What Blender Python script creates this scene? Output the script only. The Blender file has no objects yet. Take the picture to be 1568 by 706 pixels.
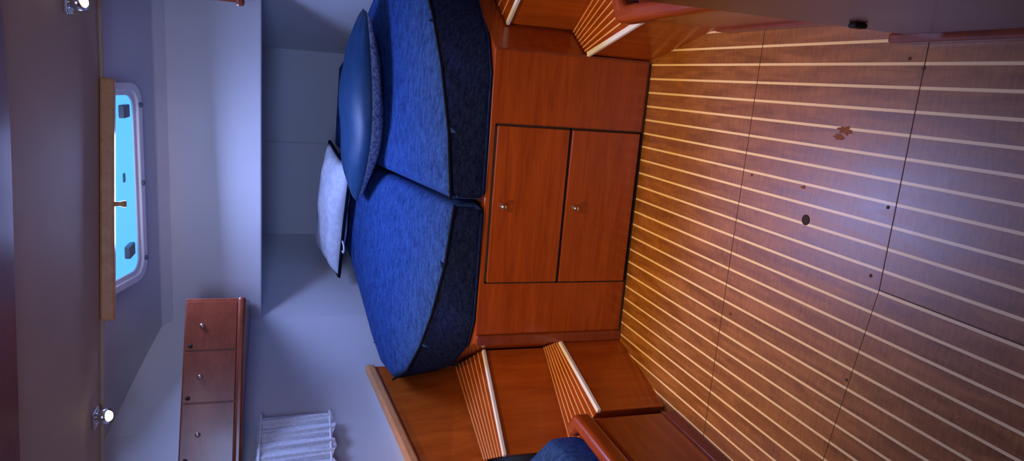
import bpy, bmesh, math, random
from mathutils import Vector, Matrix, noise
random.seed(3)
sc=bpy.context.scene
CX=-0.42
def mx(x): return 2*CX-x
# ------------------------------------------------------------- camera
cd=bpy.data.cameras.new('camera');cam=bpy.data.objects.new('camera',cd);sc.collection.objects.link(cam);sc.camera=cam
cd.sensor_width=36;cd.lens=36*1034/1568;cd.clip_start=0.02
R=Matrix.Rotation(math.radians(12.8),3,'Z')@Matrix.Rotation(math.radians(90-17.9),3,'X')@Matrix.Rotation(math.radians(-89.4),3,'Z')
cam.matrix_world=Matrix.Translation((0,0,1.25))@R.to_4x4()
sc.view_settings.view_transform='Standard'
# ------------------------------------------------------------- materials
def newmat(name):
    m=bpy.data.materials.new(name);m.use_nodes=True;nt=m.node_tree
    return m,nt,nt.nodes['Principled BSDF']
def N(nt,t,**k):
    n=nt.nodes.new(t)
    for a,b in k.items(): setattr(n,a,b)
    return n
def ramp(nt,stops):
    r=N(nt,'ShaderNodeValToRGB');e=r.color_ramp.elements
    e[0].position=stops[0][0];e[0].color=(*stops[0][1],1)
    e[1].position=stops[-1][0];e[1].color=(*stops[-1][1],1)
    for p,c in stops[1:-1]:
        x=e.new(p);x.color=(*c,1)
    return r
def coords(nt,scale=(1,1,1),rot=(0,0,0)):
    tc=N(nt,'ShaderNodeTexCoord');mp=N(nt,'ShaderNodeMapping')
    mp.inputs['Scale'].default_value=scale;mp.inputs['Rotation'].default_value=rot
    nt.links.new(tc.outputs['Object'],mp.inputs[0]);return mp
def paint(name,col,rough=.6,nscale=6,var=.08,bump=.02,bscale=250,metal=0):
    m,nt,b=newmat(name);mp=coords(nt)
    n=N(nt,'ShaderNodeTexNoise');n.inputs['Scale'].default_value=nscale;n.inputs['Detail'].default_value=5
    nt.links.new(mp.outputs[0],n.inputs[0])
    r=ramp(nt,[(.3,tuple(c*(1-var) for c in col)),(.7,tuple(min(1,c*(1+var)) for c in col))])
    nt.links.new(n.outputs['Fac'],r.inputs[0]);nt.links.new(r.outputs[0],b.inputs['Base Color'])
    b.inputs['Roughness'].default_value=rough;b.inputs['Metallic'].default_value=metal
    if bump:
        n2=N(nt,'ShaderNodeTexNoise');n2.inputs['Scale'].default_value=bscale;nt.links.new(mp.outputs[0],n2.inputs[0])
        bp=N(nt,'ShaderNodeBump');bp.inputs['Strength'].default_value=bump*5;bp.inputs['Distance'].default_value=.002
        nt.links.new(n2.outputs['Fac'],bp.inputs['Height']);nt.links.new(bp.outputs[0],b.inputs['Normal'])
    return m
def wood(name,dark,light,scale=(2,30,30),rough=.28,coat=.3):
    m,nt,b=newmat(name);mp=coords(nt,scale)
    n=N(nt,'ShaderNodeTexNoise');n.inputs['Scale'].default_value=1.6;n.inputs['Detail'].default_value=8;n.inputs['Distortion'].default_value=.6
    nt.links.new(mp.outputs[0],n.inputs[0])
    n2=N(nt,'ShaderNodeTexNoise');n2.inputs['Scale'].default_value=7;n2.inputs['Detail'].default_value=6
    nt.links.new(mp.outputs[0],n2.inputs[0])
    mix=N(nt,'ShaderNodeMath',operation='MULTIPLY_ADD');mix.inputs[1].default_value=.35
    nt.links.new(n2.outputs['Fac'],mix.inputs[0])
    ml=N(nt,'ShaderNodeMath',operation='MULTIPLY');ml.inputs[1].default_value=.65
    nt.links.new(n.outputs['Fac'],ml.inputs[0]);nt.links.new(ml.outputs[0],mix.inputs[2])
    r=ramp(nt,[(.34,dark),(.66,light)])
    nt.links.new(mix.outputs[0],r.inputs[0]);nt.links.new(r.outputs[0],b.inputs['Base Color'])
    b.inputs['Roughness'].default_value=rough
    b.inputs['Coat Weight'].default_value=coat;b.inputs['Coat Roughness'].default_value=.12
    return m
def fabric(name,dark,light,wscale=260,rough=.9,nscale=90,stretch=(1,1,1),spec=.15,band=(.38,.62)):
    m,nt,b=newmat(name);mp=coords(nt,stretch)
    w=N(nt,'ShaderNodeTexNoise');w.inputs['Scale'].default_value=wscale;w.inputs['Detail'].default_value=2
    nt.links.new(mp.outputs[0],w.inputs[0])
    n=N(nt,'ShaderNodeTexNoise');n.inputs['Scale'].default_value=nscale;n.inputs['Detail'].default_value=6
    nt.links.new(mp.outputs[0],n.inputs[0])
    a=N(nt,'ShaderNodeMath',operation='ADD');nt.links.new(w.outputs['Fac'],a.inputs[0]);nt.links.new(n.outputs['Fac'],a.inputs[1])
    h=N(nt,'ShaderNodeMath',operation='MULTIPLY');h.inputs[1].default_value=.5;nt.links.new(a.outputs[0],h.inputs[0])
    r=ramp(nt,[(band[0],dark),(band[1],light)]);nt.links.new(h.outputs[0],r.inputs[0]);nt.links.new(r.outputs[0],b.inputs['Base Color'])
    b.inputs['Roughness'].default_value=rough;b.inputs['Specular IOR Level'].default_value=spec
    bp=N(nt,'ShaderNodeBump');bp.inputs['Strength'].default_value=.5;bp.inputs['Distance'].default_value=.002
    nt.links.new(h.outputs[0],bp.inputs['Height']);nt.links.new(bp.outputs[0],b.inputs['Normal'])
    return m
def emis(name,col,st):
    m,nt,b=newmat(name);b.inputs['Base Color'].default_value=(*col,1)
    b.inputs['Emission Color'].default_value=(*col,1);b.inputs['Emission Strength'].default_value=st;return m
WD,WL=(.23,.036,.004),(.36,.070,.008)
M_wood=wood('mahogany_veneer',WD,WL,(2,28,28))
M_woodv=wood('mahogany_vertical',(.32,.06,.006),(.48,.11,.012),(14,14,1.5))
M_woodY=wood('mahogany_long',WD,WL,(28,3,28))
M_dark=wood('dark_mahogany',(.15,.030,.012),(.24,.052,.020),(3,14,14))
M_gal=wood('galley_mahogany',(.08,.014,.006),(.13,.026,.009),(3,3,14),.35,.1)
M_gap=paint('shadow_gap',(.02,.008,.004),.7,bump=0)
M_light=wood('light_wood',(.55,.24,.08),(.70,.34,.13),(20,3,20),.4,.1)
M_white=paint('white_gelcoat',(.60,.61,.62),.6,4,.03)
M_ceil=paint('vinyl_headliner',(.46,.33,.21),.75,5,.05,.05,400)
M_trimw=paint('white_plastic',(.80,.83,.86),.35,bump=0)
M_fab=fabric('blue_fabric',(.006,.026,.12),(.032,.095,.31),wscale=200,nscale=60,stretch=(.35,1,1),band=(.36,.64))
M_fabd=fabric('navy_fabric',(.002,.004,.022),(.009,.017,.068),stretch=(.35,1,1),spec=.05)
M_pipe=fabric('piping',(.001,.002,.006),(.003,.005,.014))
M_satin=fabric('teal_satin',(.006,.040,.11),(.010,.058,.15),rough=.5,nscale=20,spec=.4)
M_pat=fabric('pillow_back',(.10,.14,.25),(.5,.55,.66),wscale=70)
M_wpil=fabric('white_cotton',(.5,.56,.66),(.72,.77,.85),nscale=30)
M_curt=fabric('curtain_cotton',(.6,.65,.7),(.8,.85,.9))
M_chrome=paint('chrome',(.75,.75,.75),.18,bump=0,metal=1)
M_ivory=paint('ivory_nosing',(.80,.86,.84),.4,bump=0)
M_holly=paint('holly_inlay',(.80,.52,.20),.45,bump=0)
M_seam=paint('seam_brown',(.06,.024,.010),.6,bump=0)
M_stain=paint('scuffed_varnish',(.20,.06,.012),.7,60,.4,bump=0)
M_led=emis('led',(1,.80,.5),12)
M_sky=emis('hatch_sky',(.09,.42,.95),1.3)
def floormat():
    m,nt,b=newmat('teak_and_holly');mp=coords(nt)
    sp=N(nt,'ShaderNodeSeparateXYZ');nt.links.new(mp.outputs[0],sp.inputs[0])
    a=N(nt,'ShaderNodeMath',operation='ADD');a.inputs[1].default_value=5-.01+.004
    nt.links.new(sp.outputs[0],a.inputs[0])
    md=N(nt,'ShaderNodeMath',operation='MODULO');md.inputs[1].default_value=.05;nt.links.new(a.outputs[0],md.inputs[0])
    lt=N(nt,'ShaderNodeMath',operation='LESS_THAN');lt.inputs[1].default_value=.0068;nt.links.new(md.outputs[0],lt.inputs[0])
    mp2=coords(nt,(14,2.2,14));n=N(nt,'ShaderNodeTexNoise');n.inputs['Scale'].default_value=2.2;n.inputs['Detail'].default_value=9;n.inputs['Distortion'].default_value=1.2
    nt.links.new(mp2.outputs[0],n.inputs[0])
    mp3=coords(nt,(14,60,14));n3=N(nt,'ShaderNodeTexNoise');n3.inputs['Scale'].default_value=2;n3.inputs['Detail'].default_value=4
    nt.links.new(mp3.outputs[0],n3.inputs[0])
    ad=N(nt,'ShaderNodeMath',operation='MULTIPLY_ADD');ad.inputs[1].default_value=.4;nt.links.new(n3.outputs['Fac'],ad.inputs[0])
    mm=N(nt,'ShaderNodeMath',operation='MULTIPLY');mm.inputs[1].default_value=.6;nt.links.new(n.outputs['Fac'],mm.inputs[0]);nt.links.new(mm.outputs[0],ad.inputs[2])
    r=ramp(nt,[(.34,(.17,.060,.009)),(.5,(.27,.100,.015)),(.66,(.38,.150,.026))]);nt.links.new(ad.outputs[0],r.inputs[0])
    mc=N(nt,'ShaderNodeMix',data_type='RGBA');nt.links.new(lt.outputs[0],mc.inputs[0])
    nt.links.new(r.outputs[0],mc.inputs[6]);mc.inputs[7].default_value=(.88,.70,.38,1)
    nt.links.new(mc.outputs[2],b.inputs['Base Color'])
    rr=ramp(nt,[(.3,(.34,)*3),(.7,(.44,)*3)]);nt.links.new(n.outputs['Fac'],rr.inputs[0]);nt.links.new(rr.outputs[0],b.inputs['Roughness'])
    b.inputs['Coat Weight'].default_value=.55;b.inputs['Coat Roughness'].default_value=.34
    return m
M_floor=floormat()
# ------------------------------------------------------------- mesh helpers
def empty(name,loc=(0,0,0)):
    e=bpy.data.objects.new(name,None);e.location=loc;e.empty_display_size=.05;sc.collection.objects.link(e);return e
def mesh(name,vs,fs,mat,parent=None,bev=0,seg=2,smooth=False):
    me=bpy.data.meshes.new(name);me.from_pydata([tuple(v) for v in vs],[],fs);me.materials.append(mat)
    bm=bmesh.new();bm.from_mesh(me);bmesh.ops.recalc_face_normals(bm,faces=bm.faces);bm.to_mesh(me);bm.free()
    if smooth:
        for p in me.polygons:p.use_smooth=True
    o=bpy.data.objects.new(name,me);sc.collection.objects.link(o)
    if parent:o.parent=parent
    if bev:
        b=o.modifiers.new('b','BEVEL');b.width=bev;b.segments=seg;b.limit_method='ANGLE';b.angle_limit=math.radians(35)
    return o
def prism(name,pts,z0,z1,mat,parent=None,bev=.003,seg=2,z1f=None):
    n=len(pts);vs=[(x,y,z0) for x,y in pts]+[(x,y,(z1f(x,y) if z1f else z1)) for x,y in pts]
    fs=[tuple(range(n))[::-1],tuple(range(n,2*n))]+[(i,(i+1)%n,n+(i+1)%n,n+i) for i in range(n)]
    return mesh(name,vs,fs,mat,parent,bev,seg)
def box(name,x0,x1,y0,y1,z0,z1,mat,parent=None,bev=.003,seg=2):
    return prism(name,[(x0,y0),(x1,y0),(x1,y1),(x0,y1)],z0,z1,mat,parent,bev,seg)
def beam(name,p,q,w,h,mat,parent=None,bev=.004):
    p=Vector(p);q=Vector(q);d=(q-p);s=Vector((-d.y,d.x,0)).normalized()*w/2;u=Vector((0,0,h/2))
    vs=[p-s-u,p+s-u,p+s+u,p-s+u,q-s-u,q+s-u,q+s+u,q-s+u]
    return mesh(name,vs,[(0,1,2,3),(7,6,5,4),(0,4,5,1),(1,5,6,2),(2,6,7,3),(3,7,4,0)],mat,parent,bev)
def tube(name,pts,r,mat,parent=None,cyc=False):
    c=bpy.data.curves.new(name,'CURVE');c.dimensions='3D';c.bevel_depth=r;c.bevel_resolution=3
    s=c.splines.new('POLY');s.points.add(len(pts)-1)
    for i,p in enumerate(pts):s.points[i].co=(*p,1)
    s.use_cyclic_u=cyc;c.use_fill_caps=True
    o=bpy.data.objects.new(name,c);sc.collection.objects.link(o);c.materials.append(mat)
    if parent:o.parent=parent
    return o
def lathe(name,prof,origin,axis,mat,parent=None,n=20):
    vs=[];fs=[];q=Vector((0,0,1)).rotation_difference(Vector(axis).normalized())
    for r,z in prof:
        for i in range(n):
            a=2*math.pi*i/n;vs.append(Vector(origin)+q@Vector((r*math.cos(a),r*math.sin(a),z)))
    for j in range(len(prof)-1):
        for i in range(n):
            fs.append((j*n+i,j*n+(i+1)%n,(j+1)*n+(i+1)%n,(j+1)*n+i))
    fs.append(tuple(range(n))[::-1]);fs.append(tuple(range((len(prof)-1)*n,len(prof)*n)))
    return mesh(name,vs,fs,mat,parent,smooth=True)
# ------------------------------------------------------------- floor
fl=mesh('floor',[(-2.0,-1.3,0),(1.2,-1.3,0),(1.2,4.1,0),(-2.0,4.1,0)],[(0,1,2,3)],M_floor)
fp=empty('floor_panel_seams')
for i,(a,b) in enumerate([((.21,1.67),(-1.05,1.67)),((.17,1.13),(-.385,1.13)),((-.385,1.13),(-.385,-.6)),((-.385,1.13),(-1.05,1.22))]):
    beam('seam_%d'%i,(*a,.0003),(*b,.0003),.0020 if i<3 else .0010,.0008,M_seam,fp,0)
for i,(x,y) in enumerate([(.12,1.17),(.10,1.13),(-.36,1.16),(-.2,1.15),(-.2,1.63),(-.62,1.63),(-.62,1.17)]):
    lathe('screw_%d'%i,[(.004,0),(.004,.001),(.003,.0013)],(x,y,0),(0,0,1),M_seam,fp,12)
lathe('finger_hole',[(.0135,0),(.0135,.0012),(.011,.0016)],(-.28,1.39,0),(0,0,1),M_gap,fp,24)
for k,(cx_,cy_,w_,l_) in enumerate([(-.045,1.315,.010,.026),(-.062,1.33,.007,.018),(-.20,1.42,.005,.008)]):
    pts=[]
    for i in range(18):
        a=2*math.pi*i/18;rr=.5+.8*random.random();pts.append((cx_+w_*rr*math.cos(a),cy_+l_*rr*math.sin(a)))
    prism('worn_patch_%d'%k,pts,.0001,.0006,M_stain,fp,0)
# ------------------------------------------------------------- berth base cabinet
def ztop(x,y): return .72+.2*(y-2.3)
bb=empty('berth_cabinet')
half=[(-.957,2.3),(-1.05,2.46),(-1.31,2.91),(-1.2,3.2),(-.93,3.88)]
out=half+[(mx(x),y) for x,y in half[::-1]]
prism('carcass',out,0,.60,M_wood,bb)
box('door_upper',-.717,-.145,2.287,2.3,.302,.574,M_wood,bb,.002)
box('door_lower',-.717,-.145,2.287,2.3,.018,.290,M_wood,bb,.002)
for z in (.296,.578,.0135): box('groove',-.722,-.140,2.2965,2.2995,z-.004,z+.004,M_gap,bb,0)
for x in (-.7205,-.1415): box('groove_side',x-.004,x+.004,2.2965,2.2995,.012,.58,M_gap,bb,0)
for s in (-.957,.117):
    box('corner_post',s-.004,s+.004,2.292,2.302,0,.6,M_dark,bb,.002)
box('corner_trim',-.965,-.925,2.285,2.302,0,.598,M_dark,bb,.006)
box('plinth',-.925,.113,2.294,2.299,0,.008,M_gap,bb,0)
for z in (.535,.254):
    lathe('knob',[(.011,0),(.011,.003),(.005,.006),(.005,.012),(.010,.016),(.011,.020),(.007,.024)],(-.43,2.288,z),(0,-1,0),M_chrome,bb)
# ------------------------------------------------------------- stairs both sides
def stairs(sgn):
    f=(lambda x:x) if sgn<0 else mx
    e=empty('companion_steps')
    P=lambda l:[(f(x),y) for x,y in l]
    A,B=(-.965,2.297),(-1.06,1.905);A2,B2=(-1.055,2.455),(-1.31,2.09);A3,B3=(-1.325,2.90),(-1.47,2.33)
    prism('step_lower',P([A,B,B2,A2]),0,.258,M_woodv,e)
    prism('step_upper',P([A2,B2,B3,A3]),0,.519,M_woodv,e)
    for nm,(a,b,c,d),z in (('lower',(A,B,B2,A2),.258),('upper',(A2,B2,B3,A3),.519)):
        prism('tread_'+nm,P([a,b,c,d]),z,z+.004,M_woodY,e,.001)
        n=7
        for i in range(n):
            t=(i+1.0)/(n+.6)
            p=Vector(a).lerp(Vector(d),t);q=Vector(b).lerp(Vector(c),t)
            beam('inlay_%s_%d'%(nm,i),(f(p.x),p.y,z+.0045),(f(q.x),q.y,z+.0045),.005,.002,M_holly,e,0)
        beam('nosing_'+nm,(f(a[0]),a[1],z-.002),(f(b[0]),b[1],z-.002),.018,.014,M_ivory,e,.003)
    return e
stairs(-1);stairs(1)
for s in (-1,1):
    f=(lambda x:x) if s<0 else mx
    e=empty('berth_side_ledge')
    a0,a1=(-1.33,2.93,.50),(-1.56,2.02,.50);b0,b1=(-1.345,3.0,.905),(-1.59,2.07,.72)
    T=lambda p,dx=0:(f(p[0]+dx),p[1],p[2])
    mesh('panel',[T(a0),T(a1),T(b1),T(b0),T(a0,-.03),T(a1,-.03),T(b1,-.03),T(b0,-.03)],[(0,1,2,3),(7,6,5,4),(0,4,5,1),(1,5,6,2),(2,6,7,3),(3,7,4,0)],M_woodv,e)
    beam('rail',T(b0,-.005),T(b1,-.005),.045,.042,M_light,e,.010)
    mesh('ledge_top',[T(b0),T(b1),(f(-1.88),2.07,.72),(f(-1.40),3.0,.905)],[(0,1,2,3)],M_white,e)
# ------------------------------------------------------------- mattress cushions
def cushion(name,pts,zb,zt,low=None,bev=.030,mt=M_fab,ms=M_fabd,puff=.022):
    n=len(pts);bm=bmesh.new();low=low or pts
    lo=[bm.verts.new((x,y,zb)) for x,y in low];hi=[bm.verts.new((x,y,zt(x,y))) for x,y in pts]
    bm.faces.new(lo[::-1]);top=bm.faces.new(hi);sides=[]
    for i in range(n): sides.append(bm.faces.new((lo[i],lo[(i+1)%n],hi[(i+1)%n],hi[i])))
    bmesh.ops.recalc_face_normals(bm,faces=bm.faces)
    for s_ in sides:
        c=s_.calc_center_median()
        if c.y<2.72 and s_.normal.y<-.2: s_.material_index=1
    if puff:
        bmesh.ops.inset_region(bm,faces=[top],thickness=.085,depth=puff*.75)
        bmesh.ops.inset_region(bm,faces=[top],thickness=.085,depth=puff*.25)
    me=bpy.data.meshes.new(name);me.materials.append(mt);me.materials.append(ms);bm.to_mesh(me);bm.free()
    for p in me.polygons: p.use_smooth=True
    o=bpy.data.objects.new(name,me);sc.collection.objects.link(o)
    b=o.modifiers.new('b','BEVEL');b.width=bev;b.segments=5;b.limit_method='ANGLE';b.angle_limit=math.radians(42)
    return o
back=[(-1.325,2.98),(-1.25,3.13),(-.97,3.52),(-.87,3.78),(-.426,3.82)]
fr=[(-.430,2.285),(-.66,2.335),(-.89,2.43),(-1.06,2.53),(-1.22,2.66),(-1.33,2.82)]
lofr=[(-.430,2.275),(-.66,2.277),(-.88,2.285),(-1.0,2.35),(-1.15,2.54),(-1.29,2.80)]
left=fr+back;lleft=lofr+back
cl=empty('mattress')
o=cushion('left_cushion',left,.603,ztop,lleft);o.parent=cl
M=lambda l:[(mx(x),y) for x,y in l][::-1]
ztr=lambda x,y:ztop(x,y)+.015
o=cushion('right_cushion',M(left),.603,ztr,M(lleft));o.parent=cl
tube('piping_left',[(x,y-.002,ztop(x,y)-.004) for x,y in fr],.0055,M_pipe,cl)
tube('piping_right',[(mx(x),y-.002,ztr(x,y)-.004) for x,y in fr],.0055,M_pipe,cl)
tube('end_seam',[(x,y,ztop(x,y)+dz) for x,y,dz in [(-1.26,3.09,.0),(-1.17,2.88,.016),(-1.10,2.72,.010),(-1.07,2.57,.0)]],.003,M_pipe,cl)
# ------------------------------------------------------------- pillows
def pillow(name,w,d,t,loc,rot,mt,mb,pipe=None,cvx=None,low=.55):
    n=32;vs=[];fs=[]
    def prof(u,v):
        k=max(0,(1-abs(u)**2.6))*max(0,(1-abs(v)**2.6));return k**.45
    def pos(u,v):
        if cvx: return (w/2*u*(1-cvx[0]*v*v),d/2*v*(1-cvx[1]*abs(u)**1.8))
        pin=.07
        return (w/2*u*(1-pin*(1-abs(v)**1.2)*abs(u)**3*1.0),d/2*v*(1-pin*(1-abs(u)**1.2)*abs(v)**3))
    for side in (1,-1):
        for j in range(n+1):
            for i in range(n+1):
                u=-1+2*i/n;v=-1+2*j/n;x,y=pos(u,v);h=prof(u,v)*t/2
                if cvx: h*=(1-.45*u*u)
                nz=noise.noise(Vector((u*2.2,v*2.2,side*3)))*t*.10*min(1,h/t*4)
                vs.append((x,y,side*(h*(1 if side>0 else low))+nz))
    o2=(n+1)**2
    for s in (0,1):
        for j in range(n):
            for i in range(n):
                a=s*o2+j*(n+1)+i;q=(a,a+1,a+n+2,a+n+1);fs.append(q if s==0 else q[::-1])
    me=bpy.data.meshes.new(name);me.from_pydata(vs,[],fs);me.materials.append(mt);me.materials.append(mb)
    for k,p in enumerate(me.polygons):
        p.use_smooth=True
        if k>=n*n:p.material_index=1
    bm=bmesh.new();bm.from_mesh(me);bmesh.ops.remove_doubles(bm,verts=bm.verts,dist=.0005);bm.to_mesh(me);bm.free()
    e=empty(name,loc);e.rotation_euler=[math.radians(a) for a in rot]
    me.name=name+'_body';o=bpy.data.objects.new('body',me);sc.collection.objects.link(o);o.parent=e
    if pipe:
        pts=[]
        for k in range(4*n):
            s,i=divmod(k,n);q=-1+2*i/n
            u,v=[(q,-1),(1,q),(-q,1),(-1,-q)][s];x,y=pos(u,v);pts.append((x,y,0))
        tube('piping',pts,.008,pipe,e,True)
    return e
pillow('throw_pillow',.86,.50,.15,(-.165,3.10,.978),(7,0,-14),M_satin,M_pat,None,(0,.84),1.05)
e=pillow('bed_pillow',.62,.32,.14,(-.70,3.53,1.052),(16,3,-16),M_wpil,M_wpil,M_pipe,None,.5)
tube('tag',[(-.10,-.15,0),(-.10,-.20,.010),(-.12,-.215,.012),(-.14,-.205,.010),(-.142,-.185,.008)],.0045,M_trimw,e)
# ------------------------------------------------------------- walls
poly=[(-.93,3.95),(-1.196,3.3),(-1.5,2.8),(-1.72,2.3),(-1.88,1.8),(-1.93,.8),(-1.93,-1.2)]
def wall(name,pts,z0,z1,mat):
    vs=[(x,y,z0) for x,y in pts]+[(x,y,z1) for x,y in pts];n=len(pts)
    return mesh(name,vs,[(i,i+1,n+i+1,n+i) for i in range(n-1)],mat,smooth=False)
wall('wall_port',poly,0,2.3,M_white)
wall('wall_starboard',[(mx(x),y) for x,y in poly],0,2.3,M_white)
wall('wall_forward',[(-.93,3.95),(mx(-.93),3.95)],0,2.3,M_white)
wall('wall_aft',[(-1.93,-1.2),(mx(-1.93),-1.2)],0,2.3,M_ceil)
tube('trim_1',[(-.41,3.945,.95),(-.41,3.945,1.40)],.003,M_white)
prof=[(3.3,1.395),(3.3,1.78),(3.27,1.825),(3.15,1.862),(2.6,2.012),(2.6,2.05),(3.97,2.05),(3.97,1.42)]
vs=[];xs=[-1.95,mx(-1.95)]
for x in xs: vs+=[(x,y,z) for y,z in prof]
n=len(prof)
mesh('ceiling_forward',vs,[(i,(i+1)%n,n+(i+1)%n,n+i) for i in range(n)],M_white,bev=.006)
edge=[(.9,2.80),(-.034*2.75,2.75),(-.35*2.6,2.60),(-1.44,2.50),(-1.95,2.42)]
prism('ceiling',edge+[(-1.95,-1.3),(1.15,-1.3),(1.15,2.8)],1.90,1.95,M_ceil,None,.012,3)
tube('trim_2',[(x,y-.01,1.895) for x,y in edge],.008,M_ceil)
prism('trim_3',[(-1.9,1.66),(-1.1,1.77),(-.2,1.88),(.3,1.90),(.3,1.2),(-1.9,1.2)],1.886,1.902,M_dark,None,.006,3)
# ------------------------------------------------------------- hatch
def hz(y): return 2.012-(y-2.6)*(2.012-1.862)/.55
h=empty('window_1')
def rrect(x0,x1,y0,y1,r,n=6):
    o=[]
    for cx_,cy_,a0 in ((x1-r,y1-r,0),(x0+r,y1-r,90),(x0+r,y0+r,180),(x1-r,y0+r,270)):
        for k in range(n+1):
            a=math.radians(a0+90*k/n);o.append((cx_+r*math.cos(a),cy_+r*math.sin(a)))
    return o
def ring(name,o,i,z0,z1,mat,parent):
    n=len(o);vs=[(x,y,hz(y)+z0) for x,y in o]+[(x,y,hz(y)+z0) for x,y in i]+[(x,y,hz(y)+z1) for x,y in o]+[(x,y,hz(y)+z1) for x,y in i]
    fs=[]
    for k in range(n):
        l=(k+1)%n
        fs+=[(k,l,n+l,n+k),(2*n+k,2*n+l,3*n+l,3*n+k),(k,l,2*n+l,2*n+k),(n+k,n+l,3*n+l,3*n+k)]
    return mesh(name,vs,fs,mat,parent,.003)
HX0,HX1,HY0,HY1=-.93,-.11,2.66,3.13
ring('outer_frame',rrect(HX0,HX1,HY0,HY1,.08),rrect(HX0+.030,HX1-.030,HY0+.03,HY1-.03,.06),-.022,.0,M_trimw,h)
ring('inner_frame',rrect(HX0+.03,HX1-.03,HY0+.03,HY1-.03,.06),rrect(HX0+.05,HX1-.05,HY0+.05,HY1-.05,.05),-.012,.0,M_trimw,h)
g=rrect(HX0+.04,HX1-.04,HY0+.04,HY1-.04,.05)
mesh('glass',[(x,y,hz(y)-.006) for x,y in g],[tuple(range(len(g)))],M_sky,h)
M_gp=paint('grey_plastic',(.1,.13,.16),.4,bump=0)
for x in (-.22,-.78):
    box('hinge',x-.025,x+.025,2.95,3.04,hz(3.0)-.03,hz(3.0)-.008,M_gp,h,.004)
for x in (-.2,-.52,-.84):
    lathe('dog',[(.010,0),(.010,.008),(.006,.012)],(x,3.11,hz(3.11)-.02),(0,0,-1),M_gp,h)
box('label',-.50,-.465,2.98,3.01,hz(2.98)-.016,hz(2.98)-.012,paint('label_green',(.05,.25,.25),.5,bump=0),h,0)
bl=empty('hatch_blind')
beam('rail',(-.09,2.735,1.876),(-.93,2.585,1.876),.035,.045,M_light,bl,.008)
lathe('pull',[(.008,0),(.008,.02),(.012,.03),(.012,.04)],(-.52,2.64,1.855),(0,.3,-1),M_light,bl)
# ------------------------------------------------------------- overhead lockers
def lockers(s):
    f=(lambda x:x) if s<0 else (lambda x:mx(x)+.10)
    e=empty('overhead_locker')
    A=Vector((-.96,2.9));B=Vector((-1.60,2.565))
    pts=[(f(A.x),A.y),(f(B.x),B.y),(f(-1.66),2.7),(f(-1.44),3.0),(f(-1.2),3.28),(f(-1.10),3.28)]
    prism('carcass',pts,1.445,1.668,M_dark,e,.004)
    d=(B-A).normalized();nrm=Vector((d.y,-d.x)) 
    if nrm.y>0:nrm=-nrm
    ts=[0.012,.215,.42,.66]
    for i in range(3):
        p=A+d*(ts[i]+.002);q=A+d*(ts[i+1]-.002)
        pts=[(f(p.x),p.y),(f(q.x),q.y),(f(q.x+nrm.x*.012),q.y+nrm.y*.012),(f(p.x+nrm.x*.012),p.y+nrm.y*.012)]
        prism('door_%d'%i,pts,1.470,1.662,M_dark,e,.002)
        m=p.lerp(q,.5)+nrm*.012
        lathe('knob_%d'%i,[(.010,0),(.010,.003),(.005,.005),(.005,.010),(.009,.014),(.006,.018)],(f(m.x),m.y,1.60),(f(m.x+nrm.x)-f(m.x),nrm.y,0),M_chrome,e)
        m=p.lerp(q,.9)+nrm*.012
        lathe('vent_%d'%i,[(.009,0),(.007,.003)],(f(m.x),m.y,1.642),(f(m.x+nrm.x)-f(m.x),nrm.y,0),M_gap,e)
    a=A+nrm*.018;b=B+nrm*.018
    beam('bottom_moulding',(f(a.x)+.0,a.y,1.452),(f(b.x),b.y,1.452),.036,.03,M_dark,e,.01)
    return e
lockers(-1);lockers(1)
# ------------------------------------------------------------- curtain
def curtain(s):
    f=(lambda x:x) if s<0 else mx
    a=Vector((-1.465,2.785));b=Vector((-1.73,2.20));n=150;vs=[];fs=[];d=(b-a);nr=Vector((d.y,-d.x)).normalized()
    if (nr.x<0):nr=-nr
    rows=8
    for j in range(rows+1):
        for i in range(n+1):
            t=i/n;w=.026*abs(math.sin(t*math.pi*11+.3*math.sin(t*20)))+.005*math.sin(t*2*math.pi*29+j*.3)
            p=a+d*t+nr*(.012+w*(.45+.55*j/rows));vs.append((f(p.x),p.y,1.385-.305*j/rows+(.008*math.sin(t*40) if j==rows else 0)))
    for j in range(rows):
        for i in range(n):
            q=j*(n+1)+i;fs.append((q,q+1,q+n+2,q+n+1))
    e=empty('curtain');mesh('cloth',vs,fs,M_curt,e,smooth=True)
    p=a+nr*.03;q=b+nr*.03
    tube('rod',[(f(p.x),p.y,1.375),(f(q.x),q.y,1.375)],.006,M_trimw,e)
    tube('lower_rod',[(f(p.x),p.y,1.095),(f(q.x),q.y,1.095)],.005,M_trimw,e)
curtain(-1);curtain(1)
# ------------------------------------------------------------- settees
def settee(s):
    f=(lambda x:x) if s<0 else mx
    e=empty('settee');P=lambda l:[(f(x),y) for x,y in l]
    o=[(-1.05,1.85),(-1.31,2.06),(-1.475,2.30),(-1.69,2.28),(-1.86,1.75),(-1.9,.8),(-1.9,-.4),(-1.05,-.4)]
    prism('base',P(o),0,.31,M_woodY,e,.02,3)
    prism('rim',P([(-1.035,1.86),(-1.10,1.91),(-1.13,1.87),(-1.085,1.83),(-1.085,-.4),(-1.035,-.4)]),.31,.375,M_woodY,e,.018,4)
    box('baseboard',f(-1.05)-.008,f(-1.05)+.008,-.4,1.84,0,.05,M_dark,e,.004)
    c=cushion('seat_cushion',P([(-1.09,1.76),(-1.12,1.86),(-1.27,2.00),(-1.44,2.20),(-1.66,2.20),(-1.84,1.7),(-1.86,.8),(-1.86,-.3),(-1.09,-.3)]),.312,lambda x,y:.475,None,.05,M_fab,M_fab,0);c.parent=e
settee(-1);settee(1)
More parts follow.
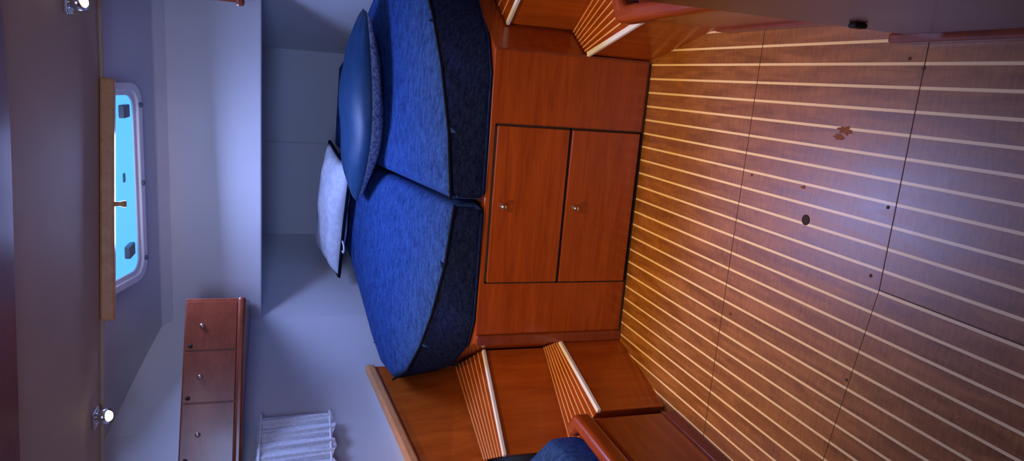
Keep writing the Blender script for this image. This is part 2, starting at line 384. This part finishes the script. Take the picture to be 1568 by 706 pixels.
# ------------------------------------------------------------- galley cabinet on the right
gc=empty('galley_cabinet')
box('carcass',.172,.90,-.5,1.20,0,.92,M_gal,gc,.006)
box('worktop',.165,.92,-.52,1.21,.92,.95,M_trimw,gc,.008)
box('door',.160,.172,.35,1.12,.08,.86,M_gal,gc,.004)
box('moulding',.150,.172,-.5,1.205,0,.035,M_dark,gc,.006)
box('latch',.150,.160,1.04,1.06,.25,.28,M_gap,gc,.004)
# ------------------------------------------------------------- spot lamps
def lamp(loc,name='ceiling_spotlight'):
    e=empty(name,loc)
    box('bracket',-.03,.03,-.03,.03,-.012,0,M_chrome,e,.004)
    lathe('head',[(.016,0),(.024,.02),(.026,.045)],(0,0,-.008),(.25,-.35,-1),M_chrome,e)
    lathe('bulb',[(.019,0),(.016,.006),(.009,.010)],Vector((0,0,-.008))+Vector((.25,-.35,-1)).normalized()*.045,(.25,-.35,-1),M_led,e)
lamp((-1.23,2.44,1.90));lamp((.13,2.40,1.90));lamp((-1.0,1.48,1.886));lamp((.10,1.45,1.886))  # last two are added, unseen fixtures for the extra warm spots
# ------------------------------------------------------------- lights
def light(name,kind,loc,col,en,rot=(0,0,0),size=.3,target=None,**k):
    l=bpy.data.lights.new(name,kind);l.energy=en;l.color=col
    if kind=='AREA': l.size=size
    else: l.shadow_soft_size=size
    for a,b in k.items():setattr(l,a,b)
    o=bpy.data.objects.new(name,l);o.location=loc;o.rotation_euler=rot;sc.collection.objects.link(o)
    if target: o.rotation_euler=(Vector(target)-Vector(loc)).to_track_quat('-Z','Y').to_euler()
    return o
light('saloon_fill','AREA',(-.35,.6,1.86),(.90,.68,.85),3.5,size=.6,target=(-.4,.8,0))  # added fill above the camera to tint the floor, no hatch there
light('forward_cool_fill','AREA',(-.3,-.3,1.7),(.38,.52,1.0),8.5,size=.7,target=(-.4,3.3,1.75),spread=math.radians(100))  # added cool fill from behind the camera to brighten the fascia
light('hatch_daylight','AREA',(-.52,2.84,1.87),(.36,.45,1.0),24,size=.44,target=(-.45,1.7,0))
light('port_warm_fill','SPOT',(-1.0,1.45,1.80),(1,.58,.14),60,size=.04,target=(-.75,2.10,0),spot_size=math.radians(78),spot_blend=1)  # added warm spot for cabinet and floor, set aft to keep glare off-frame
light('starboard_warm_fill','SPOT',(.10,1.42,1.80),(1,.58,.14),48,size=.04,target=(-.12,2.10,0),spot_size=math.radians(78),spot_blend=1)  # starboard twin of the added warm spot, not a real lamp
light('port_spot','SPOT',(-1.20,2.38,1.82),(1,.60,.2),22,size=.03,target=(-1.15,2.2,0),spot_size=math.radians(70),spot_blend=1)
light('starboard_spot','SPOT',(.15,2.33,1.82),(1,.60,.2),16,size=.03,target=(.3,2.2,0),spot_size=math.radians(70),spot_blend=1)
w=bpy.data.worlds.new('world');sc.world=w;w.use_nodes=True
w.node_tree.nodes['Background'].inputs[0].default_value=(.4,.4,.5,1);w.node_tree.nodes['Background'].inputs[1].default_value=.1
